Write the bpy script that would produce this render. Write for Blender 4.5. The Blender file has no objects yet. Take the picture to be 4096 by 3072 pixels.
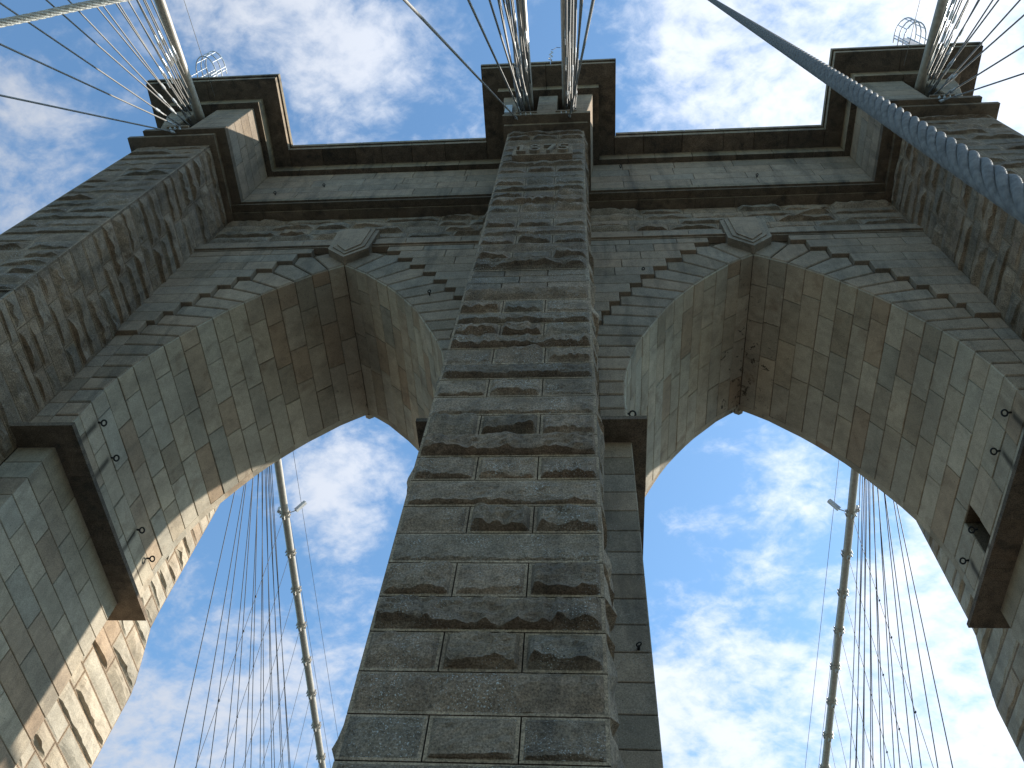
import bpy, math, random
from mathutils import Vector, Matrix, noise

# ------------------------------------------------------------------ camera, world, sun, exposure
scene = bpy.context.scene
C = scene.collection
cam_d = bpy.data.cameras.new("camera"); cam = bpy.data.objects.new("camera", cam_d); C.objects.link(cam)
CR = Vector((0.9964251, 0.05500542, 0.06412042)); CU = Vector((0.01455009, -0.85938864, 0.51111589))
CF = Vector((-0.0832185, 0.50835574, 0.85711675))
EYE = Vector((1.38115, -12.41347, 0.0))
cam.matrix_world = Matrix(((CR.x, CU.x, -CF.x, EYE.x), (CR.y, CU.y, -CF.y, EYE.y), (CR.z, CU.z, -CF.z, EYE.z), (0, 0, 0, 1)))
cam_d.sensor_width = 36.0; cam_d.lens = 3425.86 / 4096 * 36.0
cam_d.clip_start = 0.05; cam_d.clip_end = 20000
scene.camera = cam
scene.view_settings.view_transform = 'Standard'; scene.view_settings.look = 'None'
scene.view_settings.gamma = 1.0; scene.view_settings.use_curve_mapping = False
scene.view_settings.exposure = 1.2

SUN = Vector((1.0, 0.37, 0.86)).normalized()
SKY_STRENGTH = 0.10
sd = bpy.data.lights.new("sun", 'SUN'); so = bpy.data.objects.new("sun", sd); C.objects.link(so)
sd.energy = 3.2; sd.angle = math.radians(0.55); sd.color = (1.0, 0.94, 0.85)
so.rotation_euler = SUN.to_track_quat('Z', 'Y').to_euler()

w = bpy.data.worlds.new("World"); scene.world = w; w.use_nodes = True
nt = w.node_tree; nt.nodes.clear(); N = nt.nodes.new; L = nt.links.new

def wmath(op, a, b=None, clamp=False):
    n = N('ShaderNodeMath'); n.operation = op; n.use_clamp = clamp
    for i, v in enumerate((a, b)):
        if v is None: continue
        if isinstance(v, (int, float)): n.inputs[i].default_value = v
        else: L(v, n.inputs[i])
    return n.outputs[0]

sky = N('ShaderNodeTexSky'); sky.sky_type = 'NISHITA'; sky.sun_disc = False
sky.sun_elevation = math.asin(SUN.z); sky.sun_rotation = math.atan2(SUN.x, SUN.y)
sky.air_density = 1.15; sky.dust_density = 0.6; sky.ozone_density = 2.2; sky.altitude = 0
tc = N('ShaderNodeTexCoord'); sep = N('ShaderNodeSeparateXYZ'); L(tc.outputs['Generated'], sep.inputs[0])
zz = wmath('MAXIMUM', sep.outputs[2], 0.12)
px = wmath('DIVIDE', sep.outputs[0], zz); py = wmath('DIVIDE', sep.outputs[1], zz)
cmb = N('ShaderNodeCombineXYZ'); L(px, cmb.inputs[0]); L(py, cmb.inputs[1])
# high broken cloud: soft banks (cover) broken up by streaky fine noise
BANKS = [(-.31, .13, .075, .95), (-.23, .20, .065, .85), (-.40, .09, .05, .7), (-.62, .27, .05, .75), (-.68, .20, .045, .6), (-.74, .34, .07, .8), (-.52, .16, .035, .45),
         (.10, .15, .06, .75), (.27, .15, .08, 1.05), (.20, .22, .08, 1.0), (.48, .22, .13, 1.35), (.36, .10, .10, 1.0),
         (-.40, .82, .07, .75), (-.34, .71, .09, .9), (-.36, .95, .06, .5), (-.85, 1.40, .16, 1.0), (-.58, 1.25, .16, .95), (-.34, 1.12, .08, .6), (-1.1, 1.2, .2, .8),
         (.16, .84, .035, .55), (.29, .75, .055, .85), (.26, .92, .035, .55), (.20, .90, .03, .45), (.33, .83, .035, .5), (.17, 1.30, .12, 1.2), (.30, 1.42, .20, 1.5), (.60, 1.20, .20, 1.6), (.55, .95, .09, 1.0), (.10, 1.5, .2, 1.3),
         (-1.3, -.3, .5, .7), (.9, -.6, .5, .8), (1.6, .8, .6, 1.0), (-.2, -1.0, .4, .7), (.1, 2.6, .6, .9), (-2.0, 1.0, .6, .8)]
cover = None
for (bx_, by_, br, bw) in BANKS:
    dx = wmath('SUBTRACT', px, bx_); dy = wmath('SUBTRACT', py, by_)
    d2 = wmath('ADD', wmath('MULTIPLY', dx, dx), wmath('MULTIPLY', dy, dy))
    e = wmath('POWER', 2.71828, wmath('MULTIPLY', d2, -1.0 / (2 * br * br)))
    e = wmath('MULTIPLY', e, bw)
    cover = e if cover is None else wmath('ADD', cover, e)
cover = wmath('MINIMUM', cover, 1.35)
zs = wmath('ADD', sep.outputs[2], 0.45); cm2 = N('ShaderNodeCombineXYZ')
L(wmath('DIVIDE', wmath('MULTIPLY', sep.outputs[0], 1.5), zs), cm2.inputs[0]); L(wmath('DIVIDE', wmath('MULTIPLY', sep.outputs[1], 1.5), zs), cm2.inputs[1])
mp = N('ShaderNodeMapping'); L(cm2.outputs[0], mp.inputs[0]); mp.inputs['Rotation'].default_value = (0, 0, math.radians(35)); mp.inputs['Scale'].default_value = (1.0, 1.35, 1)
n1 = N('ShaderNodeTexNoise'); n1.inputs['Scale'].default_value = 7.5; n1.inputs['Detail'].default_value = 9; n1.inputs['Roughness'].default_value = 0.62; n1.inputs['Distortion'].default_value = 0.35
L(mp.outputs[0], n1.inputs['Vector'])
n2 = N('ShaderNodeTexNoise'); n2.inputs['Scale'].default_value = 34.0; n2.inputs['Detail'].default_value = 7; n2.inputs['Roughness'].default_value = 0.6; n2.inputs['Distortion'].default_value = 0.3
L(mp.outputs[0], n2.inputs['Vector'])
dens = wmath('ADD', wmath('MULTIPLY', cover, 0.66), wmath('ADD', wmath('MULTIPLY', wmath('SUBTRACT', n1.outputs[0], 0.5), 2.1), wmath('MULTIPLY', wmath('SUBTRACT', n2.outputs[0], 0.5), 0.95)))
mr = N('ShaderNodeMapRange'); mr.interpolation_type = 'SMOOTHSTEP'; L(dens, mr.inputs[0])
mr.inputs[1].default_value = 0.22; mr.inputs[2].default_value = 1.18; mr.inputs[3].default_value = 0.0; mr.inputs[4].default_value = 0.88
# cloud is brighter towards the sun
nrm = N('ShaderNodeVectorMath'); nrm.operation = 'DOT_PRODUCT'; L(tc.outputs['Generated'], nrm.inputs[0]); nrm.inputs[1].default_value = SUN
glow = N('ShaderNodeMapRange'); L(nrm.outputs['Value'], glow.inputs[0]); glow.inputs[1].default_value = 0.05; glow.inputs[2].default_value = 1.0; glow.inputs[3].default_value = 2.7; glow.inputs[4].default_value = 5.8
ccol = N('ShaderNodeVectorMath'); ccol.operation = 'SCALE'; ccol.inputs[0].default_value = (0.95, 1.0, 1.10); L(glow.outputs[0], ccol.inputs['Scale'])
tint = N('ShaderNodeMix'); tint.data_type = 'RGBA'; tint.blend_type = 'MULTIPLY'; tint.inputs['Factor'].default_value = 1.0
L(sky.outputs[0], tint.inputs['A']); tint.inputs['B'].default_value = (0.86, 1.08, 1.12, 1)
mixc = N('ShaderNodeMix'); mixc.data_type = 'RGBA'; L(mr.outputs[0], mixc.inputs['Factor'])
L(tint.outputs['Result'], mixc.inputs['A']); L(ccol.outputs[0], mixc.inputs['B'])
bgn = N('ShaderNodeBackground'); L(mixc.outputs['Result'], bgn.inputs[0]); bgn.inputs[1].default_value = SKY_STRENGTH
wo = N('ShaderNodeOutputWorld'); L(bgn.outputs[0], wo.inputs[0])

# ------------------------------------------------------------------ materials
def new_mat(name):
    m = bpy.data.materials.new(name); m.use_nodes = True
    t = m.node_tree; b = t.nodes['Principled BSDF']; return m, t, b

def granite(name, ramp, rough_amt, streak, dark=0.0, speck=0.5, bump=0.35, rust=0.25, shift=0.0, var=1.0):
    m, t, b = new_mat(name); n = t.nodes.new; l = t.links.new
    def mt(op, a, c=None, clamp=False):
        k = n('ShaderNodeMath'); k.operation = op; k.use_clamp = clamp
        for i, v in enumerate((a, c)):
            if v is None: continue
            if isinstance(v, (int, float)): k.inputs[i].default_value = v
            else: l(v, k.inputs[i])
        return k.outputs[0]
    def nz(scale, detail=4, rough=0.6, vec=None, dist=0.0):
        k = n('ShaderNodeTexNoise'); k.inputs['Scale'].default_value = scale; k.inputs['Detail'].default_value = detail
        k.inputs['Roughness'].default_value = rough; k.inputs['Distortion'].default_value = dist
        l(vec if vec is not None else pos, k.inputs['Vector']); return k.outputs[0]
    geo = n('ShaderNodeNewGeometry'); pos = geo.outputs['Position']
    oi = n('ShaderNodeObjectInfo')
    rnd = mt('FRACT', mt('ADD', mt('ADD', oi.outputs['Random'], geo.outputs['Random Per Island']), shift))
    # each block shifts the grain so that it does not run through the joints
    off = n('ShaderNodeVectorMath'); off.operation = 'SCALE'; off.inputs[0].default_value = (17.0, 29.0, 41.0); l(rnd, off.inputs['Scale'])
    addv = n('ShaderNodeVectorMath'); addv.operation = 'ADD'; l(pos, addv.inputs[0]); l(off.outputs[0], addv.inputs[1]); bpos = addv.outputs[0]
    cr = n('ShaderNodeValToRGB'); cr.color_ramp.interpolation = 'LINEAR'
    els = cr.color_ramp.elements
    ramp = [(p_, tuple(q_ * (1.22 if name in ('soffit_granite', 'pier_granite') else 1.0) for q_ in ((c_[0] * 1.05, c_[1] * 0.94, c_[2] * 0.82) if 'soffit' in name or 'pier' in name else (c_[0] * 1.09, c_[1] * 0.89, c_[2] * 0.71)))) for p_, c_ in ramp]
    while len(els) < len(ramp): els.new(0.5)
    for e, (p, c) in zip(els, ramp): e.position = p; e.color = (*c, 1)
    l(rnd, cr.inputs[0])
    def mixc(fac, a, c, mode='MIX'):
        k = n('ShaderNodeMix'); k.data_type = 'RGBA'; k.blend_type = mode
        if isinstance(fac, (int, float)): k.inputs['Factor'].default_value = fac
        else: l(fac, k.inputs['Factor'])
        for s, v in (('A', a), ('B', c)):
            if isinstance(v, tuple): k.inputs[s].default_value = (*v, 1)
            else: l(v, k.inputs[s])
        return k.outputs['Result']
    def rng(v, a, c, lo, hi):
        k = n('ShaderNodeMapRange'); l(v, k.inputs[0]); k.inputs[1].default_value = a; k.inputs[2].default_value = c
        k.inputs[3].default_value = lo; k.inputs[4].default_value = hi; return k.outputs[0]
    col = cr.outputs[0]
    blot = rng(nz(2.4, 7, 0.72, bpos, 0.4), 0.32, 0.68, 1 - 0.38 * var, 1 + 0.32 * var)
    k = n('ShaderNodeVectorMath'); k.operation = 'SCALE'; l(col, k.inputs[0]); l(blot, k.inputs['Scale']); col = k.outputs[0]
    # rusty / warm stain patches
    rs = rng(nz(0.9, 4, 0.6, bpos, 0.8), 0.56, 0.74, 0.0, rust)
    col = mixc(rs, col, (0.165, 0.095, 0.05))
    # rain streaks: stretched down the wall, continuous across blocks
    mpn = n('ShaderNodeMapping'); l(pos, mpn.inputs[0]); mpn.inputs['Scale'].default_value = (1.0, 1.0, 0.16)
    st = rng(nz(1.5, 6, 0.65, mpn.outputs[0], 0.3), 0.50, 0.70, 0.0, streak)
    col = mixc(st, col, (0.035, 0.033, 0.03))
    big = rng(nz(0.22, 3, 0.6), 0.42, 0.68, 0.0, 0.35)
    col = mixc(big, col, (0.07, 0.068, 0.062))
    # grain: black mica and pale feldspar
    g1 = rng(nz(34, 3, 0.7, bpos), 0.36, 0.64, 1 - 0.45 * var, 1 + 0.42 * var)
    k = n('ShaderNodeVectorMath'); k.operation = 'SCALE'; l(col, k.inputs[0]); l(g1, k.inputs['Scale']); col = k.outputs[0]
    g2 = rng(nz(42, 2, 0.5, bpos), 0.61, 0.66, 0.0, speck)
    msk = rng(nz(1.1, 3, 0.6, bpos), 0.46, 0.62, 0.0, 1.0)
    col = mixc(mt('MULTIPLY', g2, msk), col, (0.50, 0.49, 0.45))
    g3 = rng(nz(23, 2, 0.5, bpos, 0.2), 0.30, 0.26, 0.0, 0.8)
    col = mixc(g3, col, (0.02, 0.02, 0.02))
    if dark: col = mixc(dark, col, (0.018, 0.016, 0.014))
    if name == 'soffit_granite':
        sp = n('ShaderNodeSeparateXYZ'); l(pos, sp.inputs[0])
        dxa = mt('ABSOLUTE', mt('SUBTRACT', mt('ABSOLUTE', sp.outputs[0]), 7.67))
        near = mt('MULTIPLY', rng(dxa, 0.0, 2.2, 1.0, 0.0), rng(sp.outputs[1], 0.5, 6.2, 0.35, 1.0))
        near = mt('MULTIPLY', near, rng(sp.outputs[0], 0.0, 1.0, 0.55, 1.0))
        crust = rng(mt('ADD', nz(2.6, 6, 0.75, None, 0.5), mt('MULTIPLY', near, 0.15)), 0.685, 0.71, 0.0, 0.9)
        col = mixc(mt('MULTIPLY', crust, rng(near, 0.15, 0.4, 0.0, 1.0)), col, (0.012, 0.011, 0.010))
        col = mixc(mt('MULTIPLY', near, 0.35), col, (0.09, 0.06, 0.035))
        run = None
        for yb_ in (0.65, 1.91, 4.71, 5.91):
            q = rng(mt('ABSOLUTE', mt('SUBTRACT', mt('ADD', sp.outputs[1], mt('MULTIPLY', nz(2.0, 3), 0.12)), yb_ + 0.06)), 0.03, 0.16, 1.0, 0.0)
            run = q if run is None else mt('MAXIMUM', run, q)
        run = mt('MULTIPLY', run, mt('MULTIPLY', rng(sp.outputs[2], 20.2, 20.0, 0.0, 1.0), rng(sp.outputs[2], 18.4, 19.6, 0.25, 0.85)))
        col = mixc(run, col, (0.035, 0.028, 0.02))
    l(col, b.inputs['Base Color']); b.inputs['Roughness'].default_value = 0.9; b.inputs['Specular IOR Level'].default_value = 0.25
    h = mt('ADD', mt('MULTIPLY', nz(7.0, 6, 0.7, bpos), 1.0), mt('MULTIPLY', nz(45, 3, 0.6, bpos), 0.25))
    bp = n('ShaderNodeBump'); bp.inputs['Strength'].default_value = bump; bp.inputs['Distance'].default_value = rough_amt
    l(h, bp.inputs['Height']); l(bp.outputs[0], b.inputs['Normal'])
    return m

WARM = [(0.0, (0.215, 0.182, 0.15)), (0.16, (0.25, 0.222, 0.188)), (0.3, (0.155, 0.138, 0.118)), (0.45, (0.235, 0.20, 0.168)),
        (0.58, (0.195, 0.185, 0.165)), (0.7, (0.265, 0.226, 0.188)), (0.82, (0.17, 0.165, 0.15)), (0.92, (0.235, 0.202, 0.17)), (1.0, (0.20, 0.175, 0.145))]
SOFF = [(0.0, (0.36, 0.335, 0.28)), (0.12, (0.35, 0.345, 0.305)), (0.24, (0.25, 0.225, 0.18)), (0.36, (0.40, 0.37, 0.305)),
        (0.5, (0.33, 0.315, 0.265)), (0.62, (0.29, 0.23, 0.17)), (0.74, (0.40, 0.38, 0.325)), (0.88, (0.265, 0.265, 0.235)), (1.0, (0.38, 0.34, 0.275))]
COOL = [(0.0, (0.32, 0.285, 0.24)), (0.2, (0.235, 0.225, 0.20)), (0.4, (0.345, 0.305, 0.255)), (0.6, (0.255, 0.255, 0.238)), (0.8, (0.33, 0.285, 0.235)), (1.0, (0.22, 0.205, 0.175))]
MARG = [(0.0, (0.27, 0.235, 0.19)), (0.5, (0.31, 0.275, 0.225)), (1.0, (0.255, 0.22, 0.18))]
M_ROCK = granite('rock_faced_granite', WARM, 0.06, 0.45, speck=0.85, bump=0.9, rust=0.2)
M_ROCK2 = granite('cool_rock_faced_granite', COOL, 0.06, 0.6, speck=0.5, bump=0.9, rust=0.12)
M_ASH = granite('smooth_ashlar_granite', COOL, 0.012, 0.5, speck=0.4, bump=0.5, rust=0.12, var=0.6)
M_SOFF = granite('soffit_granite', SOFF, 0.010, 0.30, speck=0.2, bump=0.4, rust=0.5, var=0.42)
M_PIER = granite('pier_granite', SOFF, 0.014, 0.35, speck=0.3, bump=0.6, rust=0.06, shift=0.37, var=0.5)
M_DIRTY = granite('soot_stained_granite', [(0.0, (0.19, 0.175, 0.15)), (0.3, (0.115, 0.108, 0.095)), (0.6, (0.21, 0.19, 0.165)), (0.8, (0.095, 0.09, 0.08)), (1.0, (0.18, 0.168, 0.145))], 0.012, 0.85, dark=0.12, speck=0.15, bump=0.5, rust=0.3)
M_STRING = granite('weathered_string_granite', [(0.0, (0.20, 0.18, 0.15)), (0.5, (0.15, 0.135, 0.112)), (1.0, (0.22, 0.20, 0.17))], 0.012, 0.7, speck=0.15, bump=0.5, rust=0.3, var=0.6)
M_FASCIA = granite('pale_fascia_granite', [(0.0, (0.27, 0.25, 0.20)), (0.5, (0.21, 0.20, 0.16)), (1.0, (0.30, 0.27, 0.22))], 0.012, 0.7, speck=0.15, bump=0.5, rust=0.2, var=0.6)
M_MARGIN = granite('drafted_margin_granite', MARG, 0.010, 0.4, speck=0.2, bump=0.4, rust=0.35)
M_MORTAR = granite('mortar', [(0.0, (0.14, 0.125, 0.10)), (1.0, (0.12, 0.105, 0.085))], 0.01, 0.5, speck=0.1, bump=0.4, rust=0.3)

def plain(name, col, rough=0.6, metal=0.0, scale=14.0, var=0.25, bump=0.15):
    m, t, b = new_mat(name); n = t.nodes.new; l = t.links.new
    geo = n('ShaderNodeNewGeometry'); k = n('ShaderNodeTexNoise'); k.inputs['Scale'].default_value = scale; k.inputs['Detail'].default_value = 5
    l(geo.outputs['Position'], k.inputs['Vector'])
    cr = n('ShaderNodeValToRGB'); l(k.outputs[0], cr.inputs[0])
    cr.color_ramp.elements[0].position = 0.3; cr.color_ramp.elements[1].position = 0.7
    cr.color_ramp.elements[0].color = (*[c * (1 - var) for c in col], 1); cr.color_ramp.elements[1].color = (*[min(1, c * (1 + var)) for c in col], 1)
    l(cr.outputs[0], b.inputs['Base Color']); b.inputs['Roughness'].default_value = rough; b.inputs['Metallic'].default_value = metal
    bp = n('ShaderNodeBump'); bp.inputs['Strength'].default_value = bump; bp.inputs['Distance'].default_value = 0.01
    l(k.outputs[0], bp.inputs['Height']); l(bp.outputs[0], b.inputs['Normal'])
    return m

M_CABLE = plain('beige_cable_paint', (0.40, 0.345, 0.27), 0.45, 0.0, 6.0, 0.18)
M_STAY = plain('sunlit_tone_steel_wire', (0.24, 0.23, 0.21), 0.6, 0.1, 30.0, 0.3)  # pale copy of the wire: sunlight on the front stays painted in
M_STAYB = plain('shade_tone_steel_wire', (0.065, 0.07, 0.08), 0.6, 0.1, 30.0, 0.3)  # dark copy of the wire: backlit look against the sky painted in
M_SOCKET = plain('pale_painted_steel', (0.55, 0.57, 0.57), 0.4, 0.1, 20.0, 0.15)
M_ROPE = plain('grey_wire_rope', (0.135, 0.128, 0.118), 0.7, 0.0, 60.0, 0.35, 0.3)
M_ROPE2 = plain('galvanised_wire_rope', (0.42, 0.42, 0.38), 0.5, 0.2, 60.0, 0.3, 0.3)
M_IRON = plain('black_iron', (0.018, 0.016, 0.015), 0.6, 0.3, 20.0, 0.4)
M_GALV = plain('galvanised_cage', (0.50, 0.51, 0.52), 0.4, 0.3, 12.0, 0.15)
M_LAMP = plain('lamp_housing_paint', (0.60, 0.56, 0.52), 0.4, 0.0, 8.0, 0.08)
M_LENS = plain('lamp_lens', (0.55, 0.58, 0.6), 0.15, 0.0, 8.0, 0.05)
M_DARK = plain('slot_shade_black', (0.012, 0.011, 0.010), 0.95, 0.0, 5.0, 0.3)
M_RUST = plain('rusted_iron', (0.10, 0.045, 0.02), 0.8, 0.1, 20.0, 0.4)

# ------------------------------------------------------------------ helpers
rng = random.Random(1875)
def mesh_obj(name, verts, faces, mat, parent=None, origin=None, smooth=False, ref=None):
    if origin is None:
        n_ = len(verts); origin = Vector((sum(v[0] for v in verts) / n_, sum(v[1] for v in verts) / n_, sum(v[2] for v in verts) / n_))
    me = bpy.data.meshes.new(name)
    me.from_pydata([(v[0] - origin[0], v[1] - origin[1], v[2] - origin[2]) for v in verts], [], faces)
    me.materials.append(mat)
    if smooth: me.polygons.foreach_set('use_smooth', [True] * len(me.polygons))
    o = bpy.data.objects.new(name, me); C.objects.link(o)
    o.location = origin
    if parent is not None:
        o.parent = parent
        off = PARENT_LOC.get(parent.name, Vector((0, 0, 0)))
        o.location = Vector(origin) - off
    PARENT_LOC[o.name] = Vector(origin)
    return o
PARENT_LOC = {}
def empty(name, loc, label, cat, group=None):
    o = bpy.data.objects.new(name, None); C.objects.link(o); o.location = loc
    o['label'] = label; o['category'] = cat
    if group: o['group'] = group
    PARENT_LOC[o.name] = Vector(loc); return o
def tag(o, label=None, cat=None, group=None, kind=None):
    if label: o['label'] = label
    if cat: o['category'] = cat
    if group: o['group'] = group
    if kind: o['kind'] = kind
    return o

class MB:
    def __init__(s): s.v = []; s.f = []
    def add(s, v, f):
        b = len(s.v); s.v += [tuple(q) for q in v]; s.f += [tuple(b + i for i in q) for q in f]
    def box(s, x0, x1, y0, y1, z0, z1):
        if x0 > x1: x0, x1 = x1, x0
        s.add([(x0, y0, z0), (x1, y0, z0), (x1, y1, z0), (x0, y1, z0), (x0, y0, z1), (x1, y0, z1), (x1, y1, z1), (x0, y1, z1)],
              [(0, 3, 2, 1), (4, 5, 6, 7), (0, 1, 5, 4), (1, 2, 6, 5), (2, 3, 7, 6), (3, 0, 4, 7)])
    def prism(s, pts, y0, y1):
        """pts: (x,z) polygon, extruded y0..y1"""
        a = sum(pts[i][0] * pts[(i + 1) % len(pts)][1] - pts[(i + 1) % len(pts)][0] * pts[i][1] for i in range(len(pts)))
        if a < 0: pts = pts[::-1]
        n_ = len(pts)
        s.add([(p[0], y0, p[1]) for p in pts] + [(p[0], y1, p[1]) for p in pts],
              [tuple(range(n_)), tuple(range(2 * n_ - 1, n_ - 1, -1))] + [(i, n_ + i, n_ + (i + 1) % n_, (i + 1) % n_) for i in range(n_)])
    def tube(s, pts, r, seg=8, caps=True):
        pts = [Vector(p) for p in pts]; rings = []
        up = None
        for i, p in enumerate(pts):
            t = (pts[min(i + 1, len(pts) - 1)] - pts[max(i - 1, 0)]).normalized()
            if up is None:
                up = t.orthogonal().normalized()
            else:
                up = (up - t * up.dot(t)).normalized()
            sd_ = t.cross(up); rr = r[i] if isinstance(r, (list, tuple)) else r
            rings.append([p + (up * math.cos(2 * math.pi * k / seg) + sd_ * math.sin(2 * math.pi * k / seg)) * rr for k in range(seg)])
        v = [q for ring in rings for q in ring]; f = []
        for i in range(len(rings) - 1):
            for k in range(seg):
                f.append((i * seg + k, i * seg + (k + 1) % seg, (i + 1) * seg + (k + 1) % seg, (i + 1) * seg + k))
        if caps: f.append(tuple(reversed(range(seg)))); f.append(tuple((len(rings) - 1) * seg + k for k in range(seg)))
        s.add(v, f)
    def build(s, name, mat, parent=None, smooth=False, origin=None): return mesh_obj(name, s.v, s.f, mat, parent, origin, smooth)

def slab(corners, n, proud, depth, gap=0.012, ch=0.018):
    """a squared stone over a planar or slightly curved quad/polygon; corners anticlockwise seen from outside"""
    cs = [Vector(c) for c in corners]; n = Vector(n).normalized(); k = len(cs)
    cen = sum(cs, Vector()) / k
    def inset(d):
        out = []
        for i in range(k):
            a = (cs[i] - cs[i - 1]).normalized(); b_ = (cs[(i + 1) % k] - cs[i]).normalized()
            na = n.cross(a).normalized(); nb = n.cross(b_).normalized()
            m_ = na + nb; q = m_.length
            m_ = m_ / q; c_ = max(0.35, m_.dot(na))
            out.append(cs[i] + m_ * (d / c_))
        return out
    o1 = inset(gap); o2 = inset(gap + ch)
    v = [q - n * depth for q in o1] + [q + n * (proud - ch) for q in o1] + [q + n * proud for q in o2]
    f = [tuple(range(2 * k, 3 * k))]
    for i in range(k):
        j = (i + 1) % k
        f.append((k + i, k + j, 2 * k + j, 2 * k + i)); f.append((i, j, k + j, k + i))
    return v, f

ROUGH_NU = [0]; ROUGH_NR = [0]
def rough(corners, n, bulge=0.10, depth=0.08, gap=0.010, margin=0.045, res=0.13, seed=0, fine=False):
    """rock-faced stone with drafted margins: the face leans out towards a broken ledge near its foot.
       corners: bottom-left, bottom-right, top-right, top-left seen from outside"""
    bl, br, tr, tl = [Vector(c) for c in corners]; n = Vector(n).normalized()
    W = (br - bl).length; H = (tl - bl).length
    nu = max(5, min(60, int(W / res)))
    r_ = random.Random(seed)
    led0 = r_.uniform(0.09, 0.19) if r_.random() < 0.72 else r_.uniform(0.28, 0.60)
    amp = bulge * r_.uniform(0.55, 1.35)
    tilt = r_.uniform(0.15, 0.8); jamp = r_.uniform(0.35, 1.3)
    if r_.random() < 0.22: amp *= 0.35
    us = [0, gap / W, (gap + margin) / W]
    nin = nu - 1
    for i in range(1, nin): us.append((gap + margin) / W + (1 - 2 * (gap + margin) / W) * i / nin)
    us += [1 - (gap + margin) / W, 1 - gap / W]
    us = us[1:]
    mv = (gap + margin * 0.8) / H; ROUGH_NU[0] = len(us)
    NF = 9 if fine else 4; rows = 7 + NF; ROUGH_NR[0] = rows
    verts = []; nU = len(us)
    ph = r_.uniform(0, 100)
    for j in range(rows):
        for i, u in enumerate(us):
            uu = u; s_ = u * W
            jag = (noise.noise(Vector((s_ * 1.3, ph, 0.3))) * 0.5 + (0.35 - abs(noise.noise(Vector((s_ * 3.1, ph, 5.3))))) * 0.7 + noise.noise(Vector((s_ * 9.0, ph, 7.1))) * 0.35) * jamp
            led = min(0.8, max(mv + 0.05, led0 + jag * (0.22 if led0 < 0.2 else 0.34)))
            vals = [gap / H, mv, mv + 0.012 / H, led - min(0.035 / H, (led - mv) * .5) if led0 < 0.2 else mv + (led - mv) * .6, led] + [led + (1 - mv - led) * (q + .9) / (NF + .9) for q in range(NF)] + [1 - mv, 1 - gap / H]
            v_ = vals[j]
            edge = i in (0, 1, nU - 2, nU - 1)
            if j in (0, 1, rows - 2, rows - 1) or edge:
                h = 0.0
                if not (j in (0, rows - 1) or i in (0, nU - 1)): h = 0.004
            else:
                side = min(1.0, min(i - 1, nU - 2 - i) / 1.6 + 0.25)
                nn = noise.noise(Vector((s_ * 2.0, v_ * H * 3.0, ph + 3))) * 0.6 + (0.3 - abs(noise.noise(Vector((s_ * 4.5, v_ * H * 6, ph + 9))))) * 0.9
                base = {2: 0.0, 3: 0.42 if led0 < 0.2 else 0.72, 4: 1.0}.get(j)
                if base is None:
                    q_ = (j - 4) / NF; base = 1 - tilt * .8 * q_ - max(0, q_ - .75) * .8
                h = amp * (base * (1 + 0.9 * jag) + nn * (0.75 if j > 3 else 0.3)) * side
                if fine:
                    q3 = Vector((s_ * 7.5, v_ * H * 10.5, ph + 21)); h += (0.016 * noise.noise(q3) + 0.022 * (0.28 - abs(noise.noise(q3 * 0.55))) + 0.008 * noise.noise(q3 * 2.3)) * side
                h = max(0.012, h) if j > 3 else max(-0.03, h)
                uu = u + (noise.noise(Vector((s_ * 4, v_ * 5, ph))) * 0.25 * res / W if 1 < i < nU - 2 else 0)
            P_ = bl.lerp(br, uu).lerp(tl.lerp(tr, uu), v_) + n * h
            verts.append(P_)
    faces = []
    for j in range(rows - 1):
        for i in range(nU - 1):
            a = j * nU + i
            faces.append((a, a + 1, a + nU + 1, a + nU))
    # skirt back into the wall
    ring = [i for i in range(nU)] + [j * nU + nU - 1 for j in range(1, rows)] + [(rows - 1) * nU + i for i in range(nU - 2, -1, -1)] + [j * nU for j in range(rows - 2, 0, -1)]
    b0 = len(verts)
    verts += [verts[i] - n * depth for i in ring]
    for q in range(len(ring)):
        p_ = (q + 1) % len(ring)
        faces.append((b0 + q, b0 + p_, ring[p_], ring[q]))
    return verts, faces

TOWER = empty('bridge_tower', (0, 3.26, -1.7), 'weathered granite suspension bridge tower with two tall pointed arches, dated 1875', 'bridge tower')
seedc = [0]
def put_slab(name, corners, n, proud=0.0, depth=0.07, mat=None, gap=0.012, ch=0.018, parent=TOWER):
    v, f = slab(corners, n, proud, depth, gap, ch); return mesh_obj(name, v, f, mat, parent)
def put_rough(name, corners, n, mat, bulge=0.10, **k):
    seedc[0] += 1
    v, f = rough(corners, n, bulge, seed=seedc[0] * 7 + 3, **k); o = mesh_obj(name, v, f, mat, TOWER)
    o.data.materials.append(M_MARGIN); nU = ROUGH_NU[0]; nR = ROUGH_NR[0] - 1; nf = nR * (nU - 1)
    for q in range(nf):
        j, i = divmod(q, nU - 1)
        if j in (0, nR - 1) or i in (0, nU - 2): o.data.polygons[q].material_index = 1
    return o

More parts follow.
